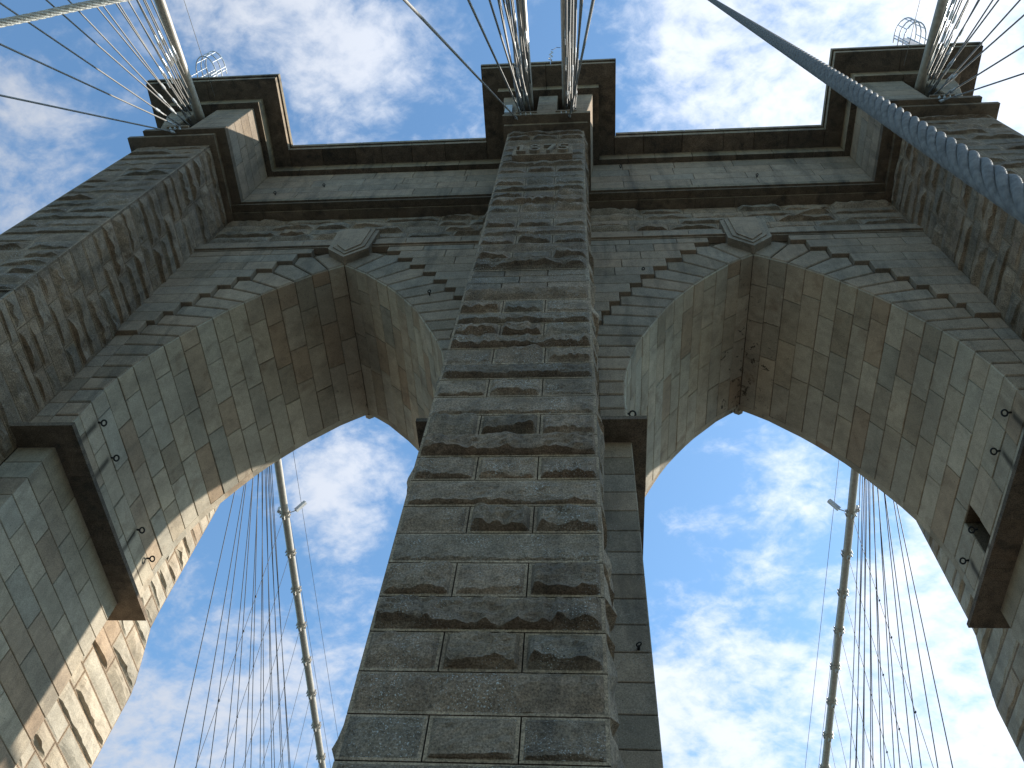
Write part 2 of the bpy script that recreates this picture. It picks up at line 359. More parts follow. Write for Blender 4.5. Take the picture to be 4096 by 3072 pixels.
# ------------------------------------------------------------------ surroundings below (out of frame, they light the undersides)
def sheet(name, x0, x1, y0, y1, z, mat):
    o = mesh_obj(name, [(x0, y0, z), (x1, y0, z), (x1, y1, z), (x0, y1, z)], [(0, 1, 2, 3)], mat); tag(o, kind='structure'); return o
M_WATER = plain('river_water', (0.05, 0.075, 0.08), 0.12, 0.0, 0.4, 0.2, 0.6)
M_PLANK = plain('promenade_planks', (0.125, 0.115, 0.10), 0.8, 0.0, 2.0, 0.2)
M_ROAD = plain('roadway_concrete', (0.28, 0.27, 0.25), 0.9, 0.0, 3.0, 0.2)
sheet('river', -9000, 9000, -9000, 9000, -42.0, M_WATER)
mb = MB()
for y0, y1 in ((-420, -4.2), (11.2, 420)): mb.box(-13.2, 13.2, y0, y1, -7.4, -6.9)
mb.box(-12.9, -2.75, -4.2, 11.2, -7.4, -6.9); mb.box(2.75, 12.9, -4.2, 11.2, -7.4, -6.9)
tag(mb.build('roadway', M_ROAD), kind='structure')
mb = MB(); mb.box(-8.5, 8.5, -420, -4.6, -1.95, -1.7); mb.box(-8.5, -2.75, -4.6, 11.2, -1.95, -1.7); mb.box(2.75, 8.5, -4.6, 11.2, -1.95, -1.7); mb.box(-8.5, 8.5, 11.2, 420, -1.95, -1.7)
tag(mb.build('promenade', M_PLANK), kind='structure')

# ------------------------------------------------------------------ tower core
A = 7.67; T = 6.52; ZC = 18.43
INTR = [(0.51, 29.56), (1.03, 29.10), (1.53, 28.52), (2.03, 27.95), (2.44, 27.40), (2.85, 26.80), (3.22, 26.22), (3.56, 25.60), (3.87, 24.95), (4.18, 24.27),
        (4.45, 23.65), (4.68, 23.00), (4.87, 22.30), (5.02, 21.60), (5.11, 20.92), (5.15, 20.21), (5.15, 19.50), (5.15, 18.79), (5.15, ZC + .10)]
HW = [(18.43, 5.15)] + [(b_, a) for a, b_ in reversed(INTR)] + [(29.98, 0.0)]
def hw(z):
    if z <= HW[0][0]: return HW[0][1]
    for (a, b_), (c, d) in zip(HW, HW[1:]):
        if z <= c: return b_ + (d - b_) * (z - a) / (c - a)
    return 0.0
SX = 15.7; SH = 1.57      # outer shaft centre / half width of all shafts
core = MB(); HOLE = (4.40, 5.10)
core.box(-1.53, 1.53, -3.38, 9.9, -42, 35.3)
for s in (-1, 1): core.box(s * 14.22, s * 17.24, -3.38, 9.85, -42, 35.3)
core.box(-2.54, 2.54, 0.36, 6.14, -42, ZC)
for s in (-1, 1): core.box(s * 13.11, s * 17.1, 0.36, 6.14, -42, ZC)
for s in (-1, 1):
    for sd_ in (-1, 1):
        xe = A + sd_ * 7.0
        prev = None
        for z, h_ in HW:
            cur = (s * (A + sd_ * (h_ + 0.05)), z)
            if prev:
                if s == 1 and sd_ == 1 and 19.4 < prev[1] < 20.3:
                    core.prism([prev, cur, (s * xe, cur[1]), (s * xe, prev[1])], 0.05, HOLE[0]); core.prism([prev, cur, (s * xe, cur[1]), (s * xe, prev[1])], HOLE[1], T - 0.05)
                    core.prism([(prev[0] + .7, prev[1]), (cur[0] + .7, cur[1]), (s * xe, cur[1]), (s * xe, prev[1])], HOLE[0], HOLE[1])
                else: core.prism([prev, cur, (s * xe, cur[1]), (s * xe, prev[1])], 0.05, T - 0.05)
            prev = cur
    core.box(s * (A - 7), s * (A + 7), 0.06, T - 0.06, 30.03, 35.3)
# back buttress offset below the weathering
for cx in (-SX, 0, SX):
    h_ = SH - 0.03
    v = [(cx - h_, 9.0, -42), (cx + h_, 9.0, -42), (cx + h_, 10.75, -42), (cx - h_, 10.75, -42), (cx - h_, 9.0, 21.1), (cx + h_, 9.0, 21.1), (cx + h_, 9.82, 21.1), (cx - h_, 9.82, 21.1), (cx - h_, 10.75, 19.2), (cx + h_, 10.75, 19.2)]
    core.add(v, [(4, 5, 6, 7), (7, 6, 9, 8), (8, 9, 2, 3), (0, 1, 2, 3), (0, 4, 7, 8, 3), (1, 2, 9, 6, 5), (0, 1, 5, 4)])
core.build('masonry_core', M_MORTAR, TOWER)
# upper storey core: frieze, blocks with cable slots, cornice body
up = MB()
up.box(-17, 17, -0.76, 7.3, 35.3, 39.9)
SLOTS = {0: [(-1.18, -0.40), (0.44, 1.22)], 1: [(-0.42, 0.44)], -1: [(-0.44, 0.42)]}
for k, cx in ((0, 0.0), (1, 15.6), (-1, -15.6)):
    if k == 0: x0b, x1b, x0t, x1t = -1.62, 1.66, -1.97, 1.97
    else:
        xi = 13.46; xo_b, xo_t = 16.44, 17.3
        x0b, x1b, x0t, x1t = (xi, xo_b, xi, xo_t) if k == 1 else (-xo_b, -xi, -xo_t, -xi)
    up.box(min(x0b, x0t) + 0.2, max(x1b, x1t) - 0.2, -2.2, 8.6, 35.6, 39.9)
    sl = SLOTS[k]; cuts = [None] + [(cx + a, cx + b_) for a, b_ in sl] + [None]
    segs = []; L_ = ('b', 0)
    edges_b = [x0b + .03] + [q for a in cuts[1:-1] for q in a] + [x1b - .03]
    edges_t = [x0t + .03] + [q for a in cuts[1:-1] for q in a] + [x1t - .03]
    for i in range(0, len(edges_b), 2):
        up.prism([(edges_b[i], 35.75), (edges_b[i + 1], 35.75), (edges_t[i + 1], 39.18), (edges_t[i], 39.18)], -3.94, -2.2)
    up.box(x0t + .03, x1t - .03, -3.94, -2.2, 39.19, 39.9)
up.build('upper_core', M_MORTAR, TOWER)
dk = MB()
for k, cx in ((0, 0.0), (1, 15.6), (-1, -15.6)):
    for a, b_ in SLOTS[k]: dk.box(cx + a - .02, cx + b_ + .02, -2.32, -2.2, 35.78, 39.18)  # near-black sheet paints the deep shade inside each slot
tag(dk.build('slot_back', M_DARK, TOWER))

# ------------------------------------------------------------------ shafts: rock-faced courses
ROWS = [2.16, 2.85, 3.54, 4.23, 4.92, 5.61, 6.30, 6.96, 7.63, 8.32, 8.99, 9.70, 10.38, 11.05, 11.76, 12.45, 13.12, 13.82, 14.50, 15.19, 15.82, 16.52, 17.11, 17.70, 18.30, 18.98,
        19.66, 20.06, 20.58, 21.03, 21.72, 22.30, 22.90, 23.56, 24.27, 24.95, 25.60, 26.28, 26.96, 27.62, 28.30, 29.02, 29.70, 30.38, 31.05, 31.77, 32.50, 33.25, 34.0, 34.62, 35.2]
I0 = ROWS.index(6.30)
def fw(z): return 1.64 - 0.09 * max(0, min(1, (z - 12) / 12))     # front half width of the centre shaft
def fy(z): return -3.52 if z < 20 else (-3.44 if z > 21 else -3.52 + 0.08 * (z - 20))
for i in range(2, len(ROWS) - 1):
    z0, z1 = ROWS[i], ROWS[i + 1]; y0, y1 = fy(z0), fy(z1); w0, w1 = fw(z0), fw(z1)
    smooth = 19.6 < z0 < 21.0
    three = (i - I0) % 2 == 0
    if smooth: cuts = [-1, rng.uniform(-.42, -.3), rng.uniform(.25, .4), 1] if three else [-1, rng.uniform(-.2, .2), 1]
    elif three: cuts = [-1, -0.34 + rng.uniform(-.03, .03), 0.33 + rng.uniform(-.03, .03), 1]
    else: cuts = [-1, 1]
    for a, b_ in zip(cuts, cuts[1:]):
        cs = [(a * w0, y0, z0), (b_ * w0, y0, z0), (b_ * w1, y1, z1), (a * w1, y1, z1)]
        if smooth: put_slab('buttress_stone', cs, (0, -1, 0), 0.0, 0.12, M_ROCK)
        else: put_rough('buttress_stone', cs, (0, -1, 0), M_ROCK, bulge=0.125 if z0 < 22 else (0.115 if z0 < 28 else 0.085), depth=0.12, res=0.055 if z0 < 20 else 0.10, fine=z0 < 24)
    # flanks of the centre shaft
    for s in (-1, 1):
        ylen = rng.uniform(1.1, 1.9) if i % 2 else 3.5
        parts_ = [(y0, y0 + ylen), (y0 + ylen, 0.02 if z0 > 18.4 else 0.3)] if ylen < 3 else [(y0, 0.02 if z0 > 18.4 else 0.3)]
        for (ya, yb) in parts_:
            cs = [(w0, ya, z0), (w0, yb, z0), (w1, yb, z1), (w1, ya, z1)] if s == 1 else [(-w0, yb, z0), (-w0, ya, z0), (-w1, ya, z1), (-w1, yb, z1)]
            put_rough('flank_stone', cs, (s, 0, 0), M_ROCK2, bulge=0.10, depth=0.1, res=0.22)
# outer shafts: front (z > 17 is all the frame shows) and the inner flank
for s in (-1, 1):
    for i in range(len(ROWS) - 1):
        z0, z1 = ROWS[i], ROWS[i + 1]
        if z0 < 16.0: continue
        # courses pair up in height here and there as on the real face
        cut = rng.choice([[-1, 1], [-1, rng.uniform(-.35, .35), 1], [-1, rng.uniform(-.5, -.2), rng.uniform(.2, .5), 1]]) if (i % 2) else [-1, rng.uniform(-.5, .5), 1]
        xs = [s * SX + q * SH for q in cut]
        if z0 > 20.5:
            for a, b_ in zip(xs, xs[1:]):
                put_rough('shaft_front_stone', [(a, -3.44, z0), (b_, -3.44, z0), (b_, -3.44, z1), (a, -3.44, z1)], (0, -1, 0), M_ROCK, bulge=0.09, depth=0.1, res=0.2)
        xin = s * 14.15
        ys = [-3.44]
        while ys[-1] < -0.9: ys.append(ys[-1] + rng.uniform(1.0, 1.9))
        ys[-1] = 0.02 if z0 > 18.3 else 0.3
        if len(ys) > 2 and ys[-1] - ys[-2] < 0.45: ys.pop(-2)
        for ya, yb in zip(ys, ys[1:]):
            cs = [(xin, yb, z0), (xin, ya, z0), (xin, ya, z1), (xin, yb, z1)]
            if s == -1: cs = [(xin, ya, z0), (xin, yb, z0), (xin, yb, z1), (xin, ya, z1)]
            put_rough('shaft_side_stone', cs, (-s, 0, 0), M_ROCK2, bulge=0.10, depth=0.1, res=0.17)
# rear buttresses seen through the arches (inner flanks)
for s in (-1, 1):
    z = 6.0; r = 0
    while z < 27.5:
        z1 = z + 0.71
        yb0 = 10.80 if z < 19.0 else (9.86 if z >= 21 else 10.8 - (z - 19.0) / 2.0 * 0.94)
        yb1 = 10.80 if z1 < 19.0 else (9.86 if z1 >= 21 else 10.8 - (z1 - 19.0) / 2.0 * 0.94)
        ys = [6.1]
        while ys[-1] < 9.0: ys.append(ys[-1] + rng.uniform(0.9, 1.9))
        if len(ys) > 2: ys.pop()
        if yb0 - ys[-1] < .5: ys.pop()
        for q in range(len(ys)):
            ya = ys[q]; last = q == len(ys) - 1
            ybA = yb0 if last else ys[q + 1]; ybB = yb1 if last else ys[q + 1]
            xin = s * 14.13
            cs = [(xin, ybA, z), (xin, ya, z), (xin, ya, z1), (xin, ybB, z1)] if s == 1 else [(xin, ya, z), (xin, ybA, z), (xin, ybB, z1), (xin, ya, z1)]
            put_rough('rear_flank_stone', cs, (-s, 0, 0), M_PIER, bulge=0.07, depth=0.1, res=0.2)
        z = z1; r += 1

# ------------------------------------------------------------------ piers below the corbels (smooth ashlar)
for s in (-1, 1):
    z = ZC - 0.70 * 21; r = 0
    while z < ZC - 0.01:
        z1 = z + 0.70
        # outer pier, flank facing the opening
        ys = [0.30]; start = 0.9 if r % 2 else 1.7
        ys.append(0.30 + start)
        while ys[-1] < 4.7: ys.append(ys[-1] + rng.uniform(1.35, 1.8))
        ys[-1] = 6.2
        xin = s * 13.05
        for q, (ya, yb) in enumerate(zip(ys, ys[1:])):
            cs = [(xin, yb, z), (xin, ya, z), (xin, ya, z1), (xin, yb, z1)] if s == 1 else [(xin, ya, z), (xin, yb, z), (xin, yb, z1), (xin, ya, z1)]
            put_slab('pier_stone', cs, (-s, 0, 0), 0.0, 0.07, M_PIER, gap=0.010, ch=0.014)
        if s == -1 and z > 8 or s == 1 and z > 12:
            xa, xb = sorted((s * 13.05, s * 14.14)); put_slab('pier_front_stone', [(xa, 0.30, z), (xb, 0.30, z), (xb, 0.30, z1), (xa, 0.30, z1)], (0, -1, 0), 0.0, 0.07, M_PIER, gap=0.010, ch=0.014)
        # centre pier front slivers and flanks
        xa, xb = sorted((s * 1.62, s * 2.60)); put_slab('pier_front_stone', [(xa, 0.30, z), (xb, 0.30, z), (xb, 0.30, z1), (xa, 0.30, z1)], (0, -1, 0), 0.0, 0.07, M_ASH, gap=0.010, ch=0.014)
        if z > 2: 
            x_ = s * 2.60
            cs = [(x_, .3, z), (x_, 6.2, z), (x_, 6.2, z1), (x_, .3, z1)] if s == 1 else [(x_, 6.2, z), (x_, .3, z), (x_, .3, z1), (x_, 6.2, z1)]
            put_slab('pier_flank_course', cs, (s, 0, 0), 0.0, 0.07, M_PIER, gap=0.010, ch=0.014)
        # ledge between pier and rear buttress
        xa, xb = sorted((s * 13.05, s * 14.2)); put_slab('pier_rear_stone', [(xb, 6.2, z), (xa, 6.2, z), (xa, 6.2, z1), (xb, 6.2, z1)], (0, 1, 0), 0.0, 0.07, M_PIER, gap=0.010, ch=0.014)
        z = z1; r += 1
# corbel slabs carrying the arches
def corbel(xa, xb):
    ys = [-0.42, 1.3, 2.9, 4.6, 6.9]
    for ya, yb in zip(ys, ys[1:]):
        m_ = MB(); g = 0.006; m_.box(xa, xb, ya + g, yb - g, ZC - 0.03, ZC + 0.12); m_.build('corbel_stone', M_DIRTY, TOWER)
corbel(1.5, 2.98); corbel(-2.98, -1.5); corbel(12.33, 16.9); corbel(-16.9, -12.33)

# ------------------------------------------------------------------ arches: soffit stones, voussoirs, stepped wall courses
ZK = [30.86 - 0.71 * i for i in range(17)]                     # course lines, 30.86 ... 19.5
XE = [1.42, 2.05, 2.65, 3.25, 3.75, 4.25, 4.65, 5.05, 5.40, 5.68, 5.88] + [5.92] * 10
ZK += [18.79, ZC + .10]
YV = -0.05; YW = -0.19
def arch_side(s, sd_):
    """s: bay (-1 left, 1 right); sd_: limb, -1 towards the centre shaft, 1 towards the outer shaft"""
    def X(x): return s * (A + sd_ * x)
    flip = (s * sd_) < 0
    def poly(pts, y): 
        q = [(X(a), y, b_) for a, b_ in pts]
        ar = sum(q[i][0] * q[(i + 1) % len(q)][2] - q[(i + 1) % len(q)][0] * q[i][2] for i in range(len(q)))
        return q if ar > 0 else q[::-1]
    xend = (A - 1.58) if sd_ == -1 else (14.14 - A)
    # voussoirs
    xk = [min(x, xend - 0.03) for x in XE]
    put_slab('voussoir', poly([(0.02, 29.98), INTR[0], (xk[0], ZK[0]), (1.0, 31.15), (0.02, 31.15)], YV), (0, -1, 0), 0.0, 0.10, M_ASH, gap=0.030, ch=0.035)
    for i in range(len(INTR) - 1):
        P0, P1 = INTR[i], INTR[i + 1]
        pts = [P0, P1, (xk[i + 1], ZK[i + 1]), (xk[i + 1], ZK[i]), (xk[i], ZK[i])]
        if xk[i + 1] - xk[i] < 0.05: pts = pts[:4]
        put_slab('voussoir', poly(pts, YV), (0, -1, 0), 0.0, 0.10, M_ASH, gap=0.030, ch=0.035)
        # wall course beside it, standing proud
        x0 = xk[i + 1]
        if xend - x0 > 0.12:
            L_ = xend - x0; cuts = [x0]
            while xend - cuts[-1] > 2.3: cuts.append(cuts[-1] + rng.uniform(1.1, 1.9))
            cuts.append(xend)
            yy = YW if x0 < 5.85 else -0.02
            for a, b_ in zip(cuts, cuts[1:]):
                put_slab('wall_stone', poly([(a, ZK[i + 1]), (b_, ZK[i + 1]), (b_, ZK[i]), (a, ZK[i])], yy), (0, -1, 0), 0.0, 0.26, M_ASH, gap=0.009, ch=0.014)
    # top smooth course under the hood and the hood mould
    cuts = [1.5, rng.uniform(2.5, 3.3), rng.uniform(4.2, 4.9), xend]
    for a, b_ in zip(cuts, cuts[1:]): put_slab('wall_stone', poly([(a, ZK[0]), (b_, ZK[0]), (b_, 31.33), (a, 31.33)], YW - .01), (0, -1, 0), 0.0, 0.26, M_ASH, gap=0.009, ch=0.014)
    h_ = MB(); xa, xb = sorted((X(0.8), X(xend))); 
    h_.box(xa, xb, -0.30, 0.04, 31.42, 31.50); h_.box(xa, xb, -0.22, 0.04, 31.34, 31.418); h_.build('hood_mould', M_ASH, TOWER)
    cuts = [0.86, rng.uniform(2.0, 2.8), rng.uniform(3.8, 4.6), xend]
    for a, b_ in zip(cuts, cuts[1:]): put_slab('wall_stone', poly([(a, 31.5), (b_, 31.5), (b_, 32.02), (a, 32.02)], -0.26), (0, -1, 0), 0.0, 0.32, M_ASH, gap=0.009, ch=0.014)
    # arris roll along the intrados
    return X
for s in (-1, 1):
    for sd_ in (-1, 1): arch_side(s, sd_)
# soffit strips
ARC = [(0.0, 29.98)] + INTR
def soffit(s, sd_, named):
    m_ = MB()
    for i in range(len(ARC) - 1):
        (xa, za), (xb, zb) = ARC[i], ARC[i + 1]
        d = Vector((xb - xa, 0, zb - za)).normalized(); nrm_ = Vector((-s * sd_ * -d.z, 0, -abs(d.x)))
        nrm_ = Vector((-(s * sd_) * abs(d.z), 0, -abs(d.x))).normalized()
        ys = [-0.02]; ys.append(rng.uniform(0.5, 1.0) if i % 2 else rng.uniform(1.1, 1.6))
        while ys[-1] < 5.2: ys.append(ys[-1] + rng.uniform(1.35, 1.95))
        ys[-1] = T
        if ys[-1] - ys[-2] < .5: ys.pop(-2)
        hole = s == 1 and sd_ == 1 and 20.0 < za < 21.0
        if hole: ys = [-0.02, 1.3, 2.9, HOLE[0], HOLE[1], T]
        for ya, yb in zip(ys, ys[1:]):
            if hole and ya == HOLE[0]: continue
            q = [Vector((s * (A + sd_ * xa), ya, za)), Vector((s * (A + sd_ * xa), yb, za)), Vector((s * (A + sd_ * xb), yb, zb)), Vector((s * (A + sd_ * xb), ya, zb))]
            if (q[1] - q[0]).cross(q[2] - q[1]).dot(nrm_) < 0: q = q[::-1]
            pr = rng.uniform(-0.012, 0.014)
            v, f = slab(q, nrm_, pr, 0.06, 0.010, 0.016)
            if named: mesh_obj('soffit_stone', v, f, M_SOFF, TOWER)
            else: m_.add(v, f)
    if not named: tag(m_.build('soffit_stones_of_inner_limb', M_SOFF, TOWER), kind='stuff')
soffit(-1, 1, True); soffit(1, 1, True); soffit(1, -1, True); soffit(-1, -1, True)
# projecting mould at the rear edge of both arches (little notch at the apex)
for s in (-1, 1):
    for sd_ in (-1, 1):
        m_ = MB()
        for i in range(len(ARC) - 1):
            (xa, za), (xb, zb) = ARC[i], ARC[i + 1]
            m_.prism([(s * (A + sd_ * xa), za), (s * (A + sd_ * xb), zb), (s * (A + sd_ * (xb + .5)), zb + .2), (s * (A + sd_ * (xa + .35)), za + .5)], T - 0.02, T + 0.22)
        m_.build('rear_voussoir_ring', M_SOFF, TOWER)
    m_ = MB(); m_.prism([(s * A - .16, 30.0), (s * A, 29.88), (s * A + .16, 30.0), (s * A + .5, 30.9), (s * A - .5, 30.9)], T + .22, T + 0.42)
    m_.build('rear_keystone', M_SOFF, TOWER)
# keystones with nested pentagon panels
for s in (-1, 1):
    c = s * A
    def pent(k, z0, top, y0, y1, name, ks=1.0):
        m_ = MB()
        pts = [(0, 30.0 + k * 1.25), (0.80 - k, 30.86 + k * .6), (0.86 - k, top), (-(0.86 - k), top), (-(0.80 - k), 30.86 + k * .6)]
        m_.prism([(c + a, b_) for a, b_ in pts], y0, y1); m_.build(name, M_ASH, TOWER)
    pent(0.0, 30.0, 32.75, -0.36, 0.05, 'keystone'); pent(0.17, 30.0, 32.74, -0.41, -0.34, 'keystone_panel'); pent(0.33, 30.0, 32.73, -0.46, -0.39, 'keystone_panel')

# rock-faced wall above the hood
WR = [32.03, 32.72, 33.32, 34.0, 34.62, 35.22]
for s in (-1, 1):
    for i, (z0, z1) in enumerate(zip(WR, WR[1:])):
        x = 1.58; xs = [x]
        while xs[-1] < 12.4: xs.append(xs[-1] + rng.uniform(1.3, 2.5))
        xs[-1] = 14.14
        for a, b_ in zip(xs, xs[1:]):
            if i == 0 and a < A < b_: pass
            xa, xb = sorted((s * a, s * b_))
            if i == 0:
                if abs((xa + xb) / 2 - s * A) < 0.2: continue
                put_rough('spandrel_stone', [(xa, -0.08, z0), (xb, -0.08, z0), (xb, -0.03, z1), (xa, -0.03, z1)], (0, -1, 0), M_ROCK2, bulge=0.06, depth=0.14, res=0.22)
            else:
                put_rough('spandrel_stone', [(xa, 0, z0), (xb, 0, z0), (xb, 0, z1), (xa, 0, z1)], (0, -1, 0), M_ROCK2, bulge=0.13, depth=0.1, res=0.18)

# ------------------------------------------------------------------ string course (two corbelled steps), frieze, cornice
def course_boxes(name, mat, xs, y0, y1, z0, z1, g=0.008):
    for a, b_ in zip(xs, xs[1:]):
        m_ = MB(); xa, xb = sorted((a, b_)); m_.box(xa + g, xb - g, y0, y1, z0, z1); o_ = m_.build(name, mat, TOWER)
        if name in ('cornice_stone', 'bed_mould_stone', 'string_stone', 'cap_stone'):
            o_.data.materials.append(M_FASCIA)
            for q in range(1, 6): o_.data.polygons[q].material_index = 1  # every face but the bottom takes the lighter granite
def splitx(a, b_, lo, hi):
    xs = [a]; d = 1 if b_ > a else -1
    while abs(b_ - xs[-1]) > hi + .4: xs.append(xs[-1] + d * rng.uniform(lo, hi))
    xs.append(b_); return xs
for s in (-1, 1):
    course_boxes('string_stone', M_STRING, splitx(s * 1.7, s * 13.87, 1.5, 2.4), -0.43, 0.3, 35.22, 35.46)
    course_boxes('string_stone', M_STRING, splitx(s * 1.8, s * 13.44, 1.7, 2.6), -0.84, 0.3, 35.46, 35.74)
    # outer shaft caps
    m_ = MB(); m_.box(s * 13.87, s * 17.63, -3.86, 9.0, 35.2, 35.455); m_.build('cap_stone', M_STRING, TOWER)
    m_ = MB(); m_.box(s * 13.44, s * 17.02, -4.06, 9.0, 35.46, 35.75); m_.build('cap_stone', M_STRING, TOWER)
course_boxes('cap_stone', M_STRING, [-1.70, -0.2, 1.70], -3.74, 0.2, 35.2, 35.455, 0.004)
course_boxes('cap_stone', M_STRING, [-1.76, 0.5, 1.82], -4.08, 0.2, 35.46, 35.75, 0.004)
# frieze stones on the wall
FR = [35.76, 36.6, 37.4, 38.3, 39.2]
for s in (-1, 1):
    for z0, z1 in zip(FR, FR[1:]):
        xs = splitx(1.6, 13.45, 1.6, 2.9)
        for a, b_ in zip(xs, xs[1:]):
            xa, xb = sorted((s * a, s * b_))
            put_slab('frieze_stone', [(xa, -0.82, z0), (xb, -0.82, z0), (xb, -0.82, z1), (xa, -0.82, z1)], (0, -1, 0), 0, 0.06, M_ASH, gap=0.009, ch=0.012)
# block faces over the shafts
for k, cx in ((0, 0.0), (1, 15.6), (-1, -15.6)):
    if k == 0: x0b, x1b, x0t, x1t = -1.62, 1.66, -1.97, 1.97
    else: x0b, x1b, x0t, x1t = (13.44, 16.44, 13.44, 17.3) if k == 1 else (-16.44, -13.44, -17.3, -13.44)
    def xl(z): return x0b + (x0t - x0b) * min(1, (z - 35.76) / 2.99)
    def xr(z): return x1b + (x1t - x1b) * min(1, (z - 35.76) / 2.99)
    sl = [(cx + a, cx + b_) for a, b_ in SLOTS[k]]
    for z0, z1 in zip(FR, FR[1:]):
        if True:
            eb = [xl(z0)] + [q for a in sl for q in a] + [xr(z0)]; et = [xl(z1)] + [q for a in sl for q in a] + [xr(z1)]
            for i in range(0, len(eb), 2):
                put_slab('block_stone', [(eb[i], -4.0, z0), (eb[i + 1], -4.0, z0), (et[i + 1], -4.0, z1), (et[i], -4.0, z1)], (0, -1, 0), 0, 0.06, M_ASH, gap=0.009, ch=0.012)
        else:
            put_slab('block_stone', [(xl(z0), -4.0, z0), (xr(z0), -4.0, z0), (xr(z1), -4.0, z1), (xl(z1), -4.0, z1)], (0, -1, 0), 0, 0.06, M_ASH, gap=0.009, ch=0.012)
        for side in ((-1, xl), (1, xr)):
            ys = [-4.0, rng.uniform(-2.9, -2.0), -0.80]
            for ya, yb in zip(ys, ys[1:]):
                fx = side[1]
                if side[0] == 1: cs = [(fx(z0), ya, z0), (fx(z0), yb, z0), (fx(z1), yb, z1), (fx(z1), ya, z1)]
                else: cs = [(fx(z0), yb, z0), (fx(z0), ya, z0), (fx(z1), ya, z1), (fx(z1), yb, z1)]
                nn = Vector((side[0], 0, -0.11 if abs(fx(z1) - fx(z0)) > .03 else 0))
                put_slab('block_side_stone', cs, nn, 0, 0.06, M_ASH, gap=0.009, ch=0.012)
# side slabs behind slots (cheeks) are the core. Bed mould + cornice: outline with three breaks forward
def cornice(name, mat, z0, z1, yw, yb, ovs, g=0.012, split=True):
    """yw wall line, yb block line, ovs = half-overhang beyond block x"""
    segs = []
    outs = [(-15.6 - ovs[2], -13.44 + ovs[0]), (-1.97 - ovs[1], 1.97 + ovs[1]), (13.44 - ovs[0], 15.6 + ovs[2])]
    for (a, b_) in outs:
        xs = [a, (a + b_) / 2 + rng.uniform(-.3, .3), b_]
        course_boxes(name, mat, xs, yb, 2.0, z0, z1, g)
    for a, b_ in ((outs[0][1], outs[1][0]), (outs[1][1], outs[2][0])):
        course_boxes(name, mat, splitx(a, b_, 1.2, 2.0), yw, 2.0, z0, z1, g)
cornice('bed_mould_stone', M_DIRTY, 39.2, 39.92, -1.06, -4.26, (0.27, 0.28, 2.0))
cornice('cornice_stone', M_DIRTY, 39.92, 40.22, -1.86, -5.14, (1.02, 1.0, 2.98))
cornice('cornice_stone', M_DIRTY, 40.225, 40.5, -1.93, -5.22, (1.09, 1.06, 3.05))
m_ = MB(); m_.box(-18.5, 18.5, 0.5, 8.4, 40.0, 40.6)
for cx in (-15.6, 0, 15.6): m_.box(cx - 2.9, cx + 2.9, 1.5, 11.6, 39.95, 40.58)
m_.build('roof_slab', M_DIRTY, TOWER)
m_ = MB()
for cx in (-15.6, 0, 15.6): m_.box(cx - 1.9, cx + 1.9, 7.0, 10.5, 35.3, 39.96)
m_.build('rear_block', M_PIER, TOWER)

# date panel
plate = MB(); plate.box(-1.10, 1.10, -3.70, -3.40, 31.02, 32.02); plate = plate.build('date_plate', M_MARGIN, TOWER)
def glyph(ch):
    def ring(cx, cz, rx, rz, w_, a0, a1, n_=12):
        r_ = []
        for i in range(n_):
            t0 = math.radians(a0 + (a1 - a0) * i / n_); t1 = math.radians(a0 + (a1 - a0) * (i + 1) / n_)
            r_.append([(cx + (rx - w_) * math.cos(t0), cz + (rz - w_) * math.sin(t0)), (cx + rx * math.cos(t0), cz + rz * math.sin(t0)), (cx + rx * math.cos(t1), cz + rz * math.sin(t1)), (cx + (rx - w_) * math.cos(t1), cz + (rz - w_) * math.sin(t1))])
        return r_
    if ch == '1': return [[(-.06, .075), (.06, .075), (.06, .70), (-.06, .70), (-.18, .58), (-.18, .52), (-.06, .56)], [(-.17, 0), (.17, 0), (.17, .072), (-.17, .072)]]
    if ch == '7': return [[(-.22, .60), (.22, .60), (.22, .70), (-.22, .70)], [(-.11, 0), (.02, 0), (.22, .597), (.09, .597)]]
    if ch == '8': return ring(0, .195, .21, .195, .085, 0, 360, 16) + ring(0, .545, .175, .152, .075, 0, 360, 16)
    return ring(0, .21, .22, .21, .085, -160, 118, 16) + [[(-.17, .36), (-.08, .40), (-.08, .61), (-.17, .61)], [(-.17, .613), (.19, .613), (.19, .70), (-.17, .70)]]
for ch, gx in zip('1875', (-0.78, -0.28, 0.26, 0.76)):
    m_ = MB()
    for pl in glyph(ch): m_.prism([(gx + a, 31.14 + b_ * 1.12) for a, b_ in pl], -3.83, -3.69)
    m_.build('digit', M_ASH, plate)
# riveted plate and pale saddle sills in the cable slots
m_ = MB(); m_.prism([(-1.72, 36.0), (-1.40, 36.0), (-1.46, 37.3), (-1.72, 37.3)], -4.10, -4.02)
for i in range(8): m_.prism([(-1.66 + .18 * (i % 2) + .02 * math.cos(a * 1.0472), 36.2 + .26 * (i // 2) + .02 * math.sin(a * 1.0472)) for a in range(6)], -4.115, -4.101)
m_.build('riveted_plate', M_SOCKET, TOWER)
for cx, k in ((0.0, 0), (15.6, 1), (-15.6, -1)):
    for a, b_ in SLOTS[k]:
        m_ = MB(); m_.box(cx + a - .04, cx + b_ + .04, -4.13, -3.2, 35.76, 35.87); m_.build('saddle_sill', M_MARGIN, TOWER)

